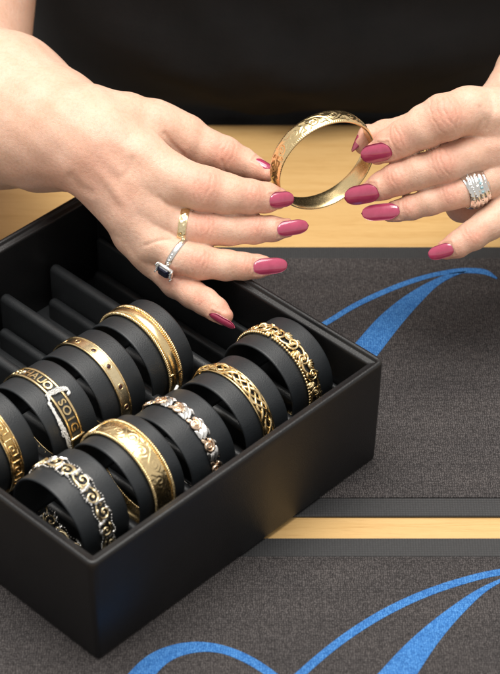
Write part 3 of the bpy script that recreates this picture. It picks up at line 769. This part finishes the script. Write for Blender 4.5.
def nail(fn, base, tip, wpx, fmid=0.5, tilt=(0, 0), rcf=1.3, lift=0.55, gw=0.55):
    pb = hit(fn, *base); pm = hit(fn, base[0]+(tip[0]-base[0])*fmid, base[1]+(tip[1]-base[1])*fmid)
    ax = unit(pm-pb); e = D0-(pb-CAM)@FW
    pxmm = (D0-e)/F; want = np.array([tip[0]-base[0], tip[1]-base[1]])*pxmm; ln_xy = np.linalg.norm(want)
    # keep the axis' screen direction, limit its depth slope
    sl = np.clip((ax@-FW)/max(np.linalg.norm([ax@RT, ax@UP]), 1e-3), -0.32, 0.15)
    ax = unit(RT*want[0]/ln_xy-UP*want[1]/ln_xy-FW*sl); ln = ln_xy*math.sqrt(1+sl*sl)
    n_ = grad(fn, ((pb+pm)/2)[None])[0]; n_ = unit(n_*gw-FW*(1-gw)+RT*tilt[0]+UP*tilt[1])
    wd = wpx*pxmm
    V, f = nail_mesh(pb, ax, n_, ln, wd, wd*0.5*rcf+0.6, lift)
    ax_, ln_ = ax, ln
    NAILS.append((V, f)); FOLDS.append((pb, ax_, n_, np.linalg.norm(ln_), wd))
nail(left, (271, 201.5), (295, 198.5), 16.5, 0.4, (0, -0.10)); nail(left, (279, 230), (309.5, 225), 15.5, 0.35, (0, -0.05))
nail(left, (255, 267.5), (288.5, 264.5), 16.5, 0.35, (0, -0.05)); nail(left, (211, 315.5), (234, 329), 10.5, 0.4, (-0.5, -0.6))
nail(right, (389.5, 151.5), (361, 157), 20.5, 0.45, (0.0, -0.10), 1.4, 0.8, 0.9); nail(right, (376.5, 192.5), (344.5, 198.5), 20.5, 0.4, (0, -0.05), 1.4, 0.8, 0.85); nail(right, (397, 210.5), (361.5, 213), 17, 0.35, (0, 0), 1.4, 0.7, 0.8)
nail(right, (452, 248.5), (428.5, 256), 14.5, 0.45, (-0.1, -0.1))
def nail_free(base, tip, e0, e1, nrm, wpx):
    pb, pt = at(*base, e0), at(*tip, e1); n_ = unit(RT*nrm[0]+UP*nrm[1]-FW*nrm[2]); wd = px2mm(wpx, e0)
    V, f = nail_mesh(pb, pt-pb, n_, np.linalg.norm(pt-pb), wd, wd*0.6, 0.3); ax_, ln_ = unit(pt-pb), pt-pb; NAILS.append((V, f)); FOLDS.append((pb, ax_, n_, np.linalg.norm(ln_), wd))
nail_free((255, 157.8), (273, 166.2), -21.5, -19.5, (0.34, 0.80, 0.46), 13.5)
nail_free((362.5, 127), (350.5, 151), -26, -20, (-0.87, 0.40, 0.26), 16)

# knuckle wrinkles, tendons and unevenness as relief on the fine mesh
def relief(V, fn, joints, tendons, creases):
    N_ = grad(fn, V); dsp = np.zeros(len(V)); flush = np.zeros(len(V))
    for (j0, j1, j2, r, amp, nl) in joints:
        a = unit(j2-j0); n_ = -FW-a*(-FW@a); n_ = unit(n_+UP*0.15); n_ = unit(n_-a*(n_@a)); b = np.cross(n_, a); q = V-j1
        m = (np.abs(q@a) < r*1.6) & (np.linalg.norm(q, axis=1) < r*2.2); qq = q[m]; t = qq@a; s_ = qq@b; z = qq@n_
        fall = np.exp(-(s_/(0.78*r))**4)*(z > -0.1*r)
        d = 0.55*amp*np.exp(-(t/(0.55*r))**2)*fall
        for i in range(nl):
            ti = (i-(nl-1)/2)*r*0.26+0.25*math.sin(5.1*i+r); bend = 0.028*(ti/abs(ti) if abs(ti) > 0.2 else 0.3)
            d -= amp*(0.44+0.14*math.sin(3.3*i+2*r))*np.exp(-((t-ti+bend*s_*s_+0.35*np.sin(s_*0.9+i*2.0))/0.55)**2)*fall*np.exp(-(t/(0.8*r))**2)
        dsp[m] += d; flush[m] = np.maximum(flush[m], 0.50*np.exp(-(t/(0.9*r))**2)*fall)
    for a, b, w, amp in tendons:
        ba = b-a; h = np.clip((V-a)@ba/(ba@ba), 0, 1); q = V-a-h[:, None]*ba; q = q-N_*((q*N_).sum(1))[:, None]
        dsp += amp*np.exp(-((q*q).sum(1))/w**2)*((N_@-FW) > 0)*np.sin(math.pi*np.clip(h, 0.02, 0.98))
    for pts, w, amp in creases:
        P = np.array(pts); best = np.full(len(V), 1e9)
        for a, b in zip(P[:-1], P[1:]):
            ba = b-a; h = np.clip((V-a)@ba/(ba@ba), 0, 1); q = V-a-h[:, None]*ba; q = q-FW*(q@FW)[:, None]; best = np.minimum(best, (q*q).sum(1))
        dsp -= amp*np.exp(-best/w**2)*((N_@-FW) > 0.1)
    for pb, ax, n_, ln, wd in FOLDS:
        n2 = unit(n_-ax*(n_@ax)); bb = np.cross(n2, ax); q = V-pb; m = (np.abs(q@n2) < 6) & (np.linalg.norm(q, axis=1) < ln+4); q = q[m]
        x = q@ax; d = np.hypot(np.maximum(np.abs(q@bb)-wd*0.47, 0), np.maximum(-x-0.06*ln, 0))
        dsp[m] += 0.5*np.exp(-((d-0.8)/0.7)**2)*(d > 0.05)*np.clip((0.62*ln-x)/3, 0, 1)
        flush[m] = np.maximum(flush[m], 0.30*np.exp(-(d/1.6)**2))
    p = V
    dsp += 0.22*(np.sin(p[:, 0]*0.19+1.3*np.sin(p[:, 2]*0.11))*np.sin(p[:, 1]*0.17+0.7)+np.sin(p[:, 0]*0.31+2+p[:, 1]*0.23)*np.sin(p[:, 2]*0.29))
    return V+N_*dsp[:, None], flush
def J(ch, i, amp=1.0, nl=5):
    c = Chain(ch, 1); return (c.P[max(i-1, 0)], c.P[i]-FW*0, c.P[min(i+1, len(c.P)-1)], c.r[i], amp, nl)
jl = [J(LH_thumb, 3, 0.8, 4), J(LH_index, 2, 1.0, 5), J(LH_index, 4, 0.7, 4), J(LH_middle, 3, 1.0, 5), J(LH_middle, 5, 0.7, 4), J(LH_ring, 3, 1.0, 5), J(LH_ring, 5, 0.7, 4), J(LH_little, 2, 0.8, 5), J(LH_little, 4, 0.7, 4)]
jr = [J(RH_thumb, 3, 0.7, 4), J(RH_index, 2, 1.3, 6), J(RH_index, 4, 0.8, 4), J(RH_middle, 2, 1.3, 6), J(RH_middle, 4, 0.8, 4), J(RH_ring, 3, 1.0, 5), J(RH_ring, 5, 0.7, 4), J(RH_little, 3, 0.9, 5)]
tl = [(at(100, 135, 18), at(150, 165, 18), 4.5, 1.1), (at(98, 150, 18), at(140, 190, 18), 4.0, 1.2), (at(96, 162, 16), at(138, 218, 16), 3.5, 1.1)]
tr = [(at(530, 120, 18), at(478, 112, 30), 4.5, 1.1), (at(530, 140, 18), at(480, 150, 26), 4.0, 0.8)]
cl = [([at(164, 132, 10), at(172, 143, 10), at(182, 152, 10)], 1.6, 0.9), ([at(133, 160, 15), at(131, 168, 15), at(124, 178, 15)], 2.2, 0.5), ([at(146, 246, 10), at(160, 241, 10), at(172, 240, 10)], 1.2, 0.6), ([at(160, 198, 15), at(168, 206, 15), at(180, 209, 15)], 1.4, 0.6),
      ([at(70, 176, 20), at(78, 186, 20), at(90, 192, 20)], 3, 0.8), ([at(222, 158, 5), at(224, 166, 5), at(227, 171, 5)], 0.9, 0.6)]
cr = [([at(480, 108, 30), at(484, 120, 30), at(478, 132, 30)], 2.0, 0.6), ([at(489, 92, 20), at(492, 110, 20), at(486, 130, 20)], 1.6, 0.5), ([at(455, 200, 15), at(458, 194, 18)], 1.0, 0.4)]
Vl, fl_l = relief(Vl, left, jl, tl, cl)
Vr, fl_r = relief(Vr, right, jr, tr, cr)
# rosier towards the fingertips and at the outer edge of the wrist
def tipflush(V, fl, chains, extra=()):
    for ch in chains:
        c = Chain(ch, 1); d = np.linalg.norm(V-c.P[-1], axis=1); fl = np.maximum(fl, 0.55*np.exp(-(d/(c.r[-1]*2.3))**2))
    for p, r, a in extra: fl = np.maximum(fl, a*np.exp(-(np.linalg.norm(V-p, axis=1)/r)**2))
    return fl
fl_l = tipflush(Vl, fl_l, [LH_thumb, LH_index, LH_middle, LH_ring, LH_little], [(at(95, 168, 20), 22, 0.30), (at(120, 200, 20), 16, 0.22), (at(60, 185, 0), 30, 0.25), (at(185, 160, 0), 10, 0.3), (at(200, 290, 10), 16, 0.28)])
fl_r = tipflush(Vr, fl_r, [RH_thumb, RH_index, RH_middle, RH_ring, RH_little], [(at(490, 150, 10), 16, 0.2), (at(470, 215, -20), 14, 0.4)])

person = thing('person', 'woman in a black top holding a gold bangle with both hands, rose pink nails', 'person', (40, 1570, -120))
allV = np.concatenate([Vl, Vr, Vw]); allQ = np.concatenate([Ql, Qr+len(Vl), Qw+len(Vl)+len(Vr)])
def fast_mesh(name, V, Q, mat, parent):
    o0 = np.array(parent['_o']); me = bpy.data.meshes.new(name)
    me.vertices.add(len(V)); me.vertices.foreach_set('co', ((V-o0)*S).astype(np.float32).ravel())
    me.loops.add(Q.size); me.loops.foreach_set('vertex_index', Q.astype(np.int32).ravel())
    me.polygons.add(len(Q)); me.polygons.foreach_set('loop_start', np.arange(0, Q.size, 4, dtype=np.int32))
    me.polygons.foreach_set('use_smooth', np.ones(len(Q), bool)); me.update(calc_edges=True); me.validate()
    me.materials.append(M[mat]); o = bpy.data.objects.new(name, me); col.objects.link(o); o.parent = parent; o['_o'] = list(o0)
    return o
body = fast_mesh('body', allV, allQ, 'skin', person)
at_ = body.data.attributes.new('flush', 'FLOAT', 'POINT')
at_.data.foreach_set('value', np.concatenate([fl_l, fl_r, np.full(len(Vw), 0.05)]).astype(np.float32))

for V_, f_ in NAILS: mb = MB(); mb.add(V_, f_); mb.build('fingernail', 'nail_polish', body)

# --- the black top
V = []; f = []; nz, na = 60, 110
for j in range(nz+1):
    z = -160+680*j/nz
    sh = 1.0-0.55*max(0, (z-400)/130)**2
    for i in range(na):
        a = 2*math.pi*i/na; c, s_ = math.cos(a), math.sin(a); n_ = 2.4
        q = (abs(c)**n_+abs(s_)**n_)**(-1/n_)
        ax_, ay = 224*sh, 150*sh
        x = 44+ax_*q*c; y = 1572+ay*q*s_
        if s_ < 0:
            fr = (-s_)**1.5
            y -= fr*(34*math.exp(-((z-50)/42)**2)+34*math.exp(-((z-250)/80)**2)*(0.8+0.2*math.cos(2*(x-42)/80)))
            y -= fr*(2.5*math.sin(z*0.11+x*0.045+2*math.sin(x*0.02))+1.6*math.sin(z*0.23-x*0.06))
            y += fr*10*(z < 6)
        V.append((x, y, z))
for j in range(nz):
    for i in range(na): f.append((j*na+i, j*na+(i+1) % na, (j+1)*na+(i+1) % na, (j+1)*na+i))
f.append(tuple(range(na))[::-1]); f.append(tuple(nz*na+i for i in range(na)))
make_mesh('black_top', V, f, 'black_fabric', person)

# ------------------------------------------------------------------ the bangle in her hands
ph = math.radians(49.5); axn = RT*0.57*math.sin(ph)-UP*0.82*math.sin(ph)-FW*math.cos(ph); maj = unit(RT*0.82+UP*0.57); up_ = unit(np.cross(axn, maj))
if up_@UP < 0: up_ = -up_
c = at(322.5, 160.5, -9); R = Ring(c, 33.0, axn, up_, maj)
t = thing('bangle', 'engraved gold bangle held up between both hands', 'bangle', c)
hw = 6.4; ns = 620
yy = np.linspace(-hw, hw, 34); hfE = scroll_relief(R.L/8, hw*0.86, 0.8, 0.40)
def hfH(s_, y):
    a = hfE(s_, y); lim = np.abs(y) < hw*0.80
    bead = 0.16*np.cos(s_*2*math.pi/1.35)*np.exp(-((np.abs(y)-hw*0.88)/0.45)**2)
    return np.where(lim, a, -0.05)+bead
pr = [(y, 0.9+1.5*(1-abs(y/hw)**2.6)) for y in yy]+[(hw+0.15, 0.25), (hw-0.3, 0.0), (hw*0.4, -0.12), (-hw*0.4, -0.12), (-hw+0.3, 0.0), (-hw-0.15, 0.25)]
b = MB(); b.add(*band(R, pr, hfH, ns)); b.build('engraved_band', 'gold', t)
sL = R.R*math.radians(-96)
mb = MB(); mb.add(*tube(R(np.full(6, sL), np.linspace(-hw, hw, 6), np.full(6, 2.3)), 0.8, 8)); mb.build('hinge', 'gold', t)
mb = MB()
for i in range(7): a = np.linspace(0, 2*math.pi, 10, endpoint=False); mb.add(*tube(R(sL+4+1.1*np.cos(a)*(1 if i % 2 else 0.4)+0.6*math.sin(i), hw-0.5-i*1.6+1.2*np.sin(a), 2.6+0.5*math.sin(i*1.3)+0.6*np.cos(a)*(0.3 if i % 2 else 1)), 0.32, 5, True))
mb.build('safety_chain', 'gold', t)

# ------------------------------------------------------------------ rings on her fingers
def finger_frame(ch, i, j, t):
    c = Chain(ch, 1); p = c.P[i]+(c.P[j]-c.P[i])*t; r = c.r[i]+(c.r[j]-c.r[i])*t; return p, unit(c.P[j]-c.P[i]), r
def ring_frame(p, a, r):
    n_ = unit(-FW-a*(-FW@a)); return Ring(p, r, a, n_, np.cross(a, n_))
p, a, r = finger_frame(LH_middle, 2, 3, 0.02)
R = ring_frame(p, a, r+0.35); t = thing('finger_ring', 'engraved gold band on the middle finger of the hand over the tray', 'ring', p, 'rings on her fingers')
yy = np.linspace(-2.6, 2.6, 13)
def hfr(s_, y): return 0.16*np.sin(s_*1.9)*np.sin(y*1.6+s_*0.5)*(np.abs(y) < 2.0)
b = MB(); b.add(*band(R, [(y, 0.75+0.5*(1-(y/2.6)**2)) for y in yy]+[(2.6, 0), (-2.6, 0)], hfr, 150)); b.build('band', 'pale_gold', t)
for y in (-2.4, 2.4): mb = MB(); mb.add(*rail(R, y, 0.35, 0.9, 90)); mb.build('edge_rail', 'pale_gold', t)

p, a, r = finger_frame(LH_ring, 1, 2, 0.9)
R = ring_frame(p, a, r+0.35); t = thing('finger_ring', 'silver ring with square dark stone turned to the side, hand over the tray', 'ring', p, 'rings on her fingers')
yy = np.linspace(-1.9, 1.9, 7); b = MB(); b.add(*band(R, [(y, 0.5+0.45*(1-(y/1.9)**2)) for y in yy]+[(1.9, 0), (-1.9, 0)], None, 120)); b.build('band', 'silver', t)
# find the angle of the head so that it faces down the picture, partly towards the camera
dirn = unit(-UP*0.86-RT*0.1-FW*0.52); ang = math.atan2(dirn@R.e2, dirn@R.e1); s0 = ang*R.R
n_ = unit(R(s0, 0, 1)-R.c); tg = unit(np.cross(n_, R.ax)); A = (R.ax, tg, n_)
hc = R(s0, 0, 2.9)
mb = MB(); mb.add(*box(hc-n_*0.6, (6.0, 4.3, 1.3), A, 0.4))
for x in (-1, 1):
    for y in (-1, 1): mb.add(*tube([hc+A[0]*5.7*x+A[1]*4.0*y-n_*1.5, hc+A[0]*5.7*x+A[1]*4.0*y+n_*2.1], 0.55, 6))
sg_ = mb.build('setting', 'silver', t)
mb = MB(); mb.add(*box(hc+n_*1.2, (3.8, 3.6, 1.3), A, 0.8)); mb.build('square_stone', 'dark_stone', sg_, smooth=False)
for x in (-5.1, 5.1):
    for y in (-1.9, 0, 1.9): mb = MB(); mb.add(*ball(hc+A[0]*x+A[1]*y+n_*1.0, (0.95, 0.95, 0.8), 6, 4, A)); mb.build('side_stone', 'clear_stone', sg_, smooth=False)
for k_ in range(4): mb = MB(); mb.add(*ball(R(s0-5.0-k_*1.9, 0, 0.8), 0.85, 6, 4)); mb.build('side_stone', 'clear_stone', sg_, smooth=False)

p, a, r = finger_frame(RH_ring, 1, 2, 0.8)
R = ring_frame(p, a, r+0.4); t = thing('finger_ring', 'wide silver ring with pale blue stones on the other hand', 'ring', p, 'rings on her fingers')
yy = np.linspace(-7.4, 7.4, 44)
def dome(y): return 0.5+2.0*(1-abs(y/7.6)**2.4)
def hfw(s_, y):
    wv = y+1.3*np.sin(s_*0.16)
    return 0.26*np.cos(wv*2.1)-0.10*np.sin(s_*2.6)*(np.cos(wv*1.05) > 0.55)
b = MB(); b.add(*band(R, [(y, dome(y)) for y in yy]+[(7.4, 0), (-7.4, 0)], hfw, 170)); bw = b.build('band', 'silver', t)
for k_ in range(4): mb = MB(); q = -4.2+k_*2.3; n_ = unit(R(q, 0, 1)-R.c); mb.add(*ball(R(q, -1.2, dome(1.2)+0.05), (1.0, 1.0, 0.55), 8, 5, (R.ax, np.cross(n_, R.ax), n_))); mb.build('blue_stone', 'turquoise', bw, smooth=False)
for k_ in range(14): mb = MB(); q = -8+k_*1.35; mb.add(*ball(R(q, 4.6-0.06*(q-1)**2*0.5, dome(4.4)+0.1), 0.55, 6, 4)); mb.build('small_stone', 'clear_stone', bw, smooth=False)

for o in bpy.data.objects:
    if '_o' in o: del o['_o']
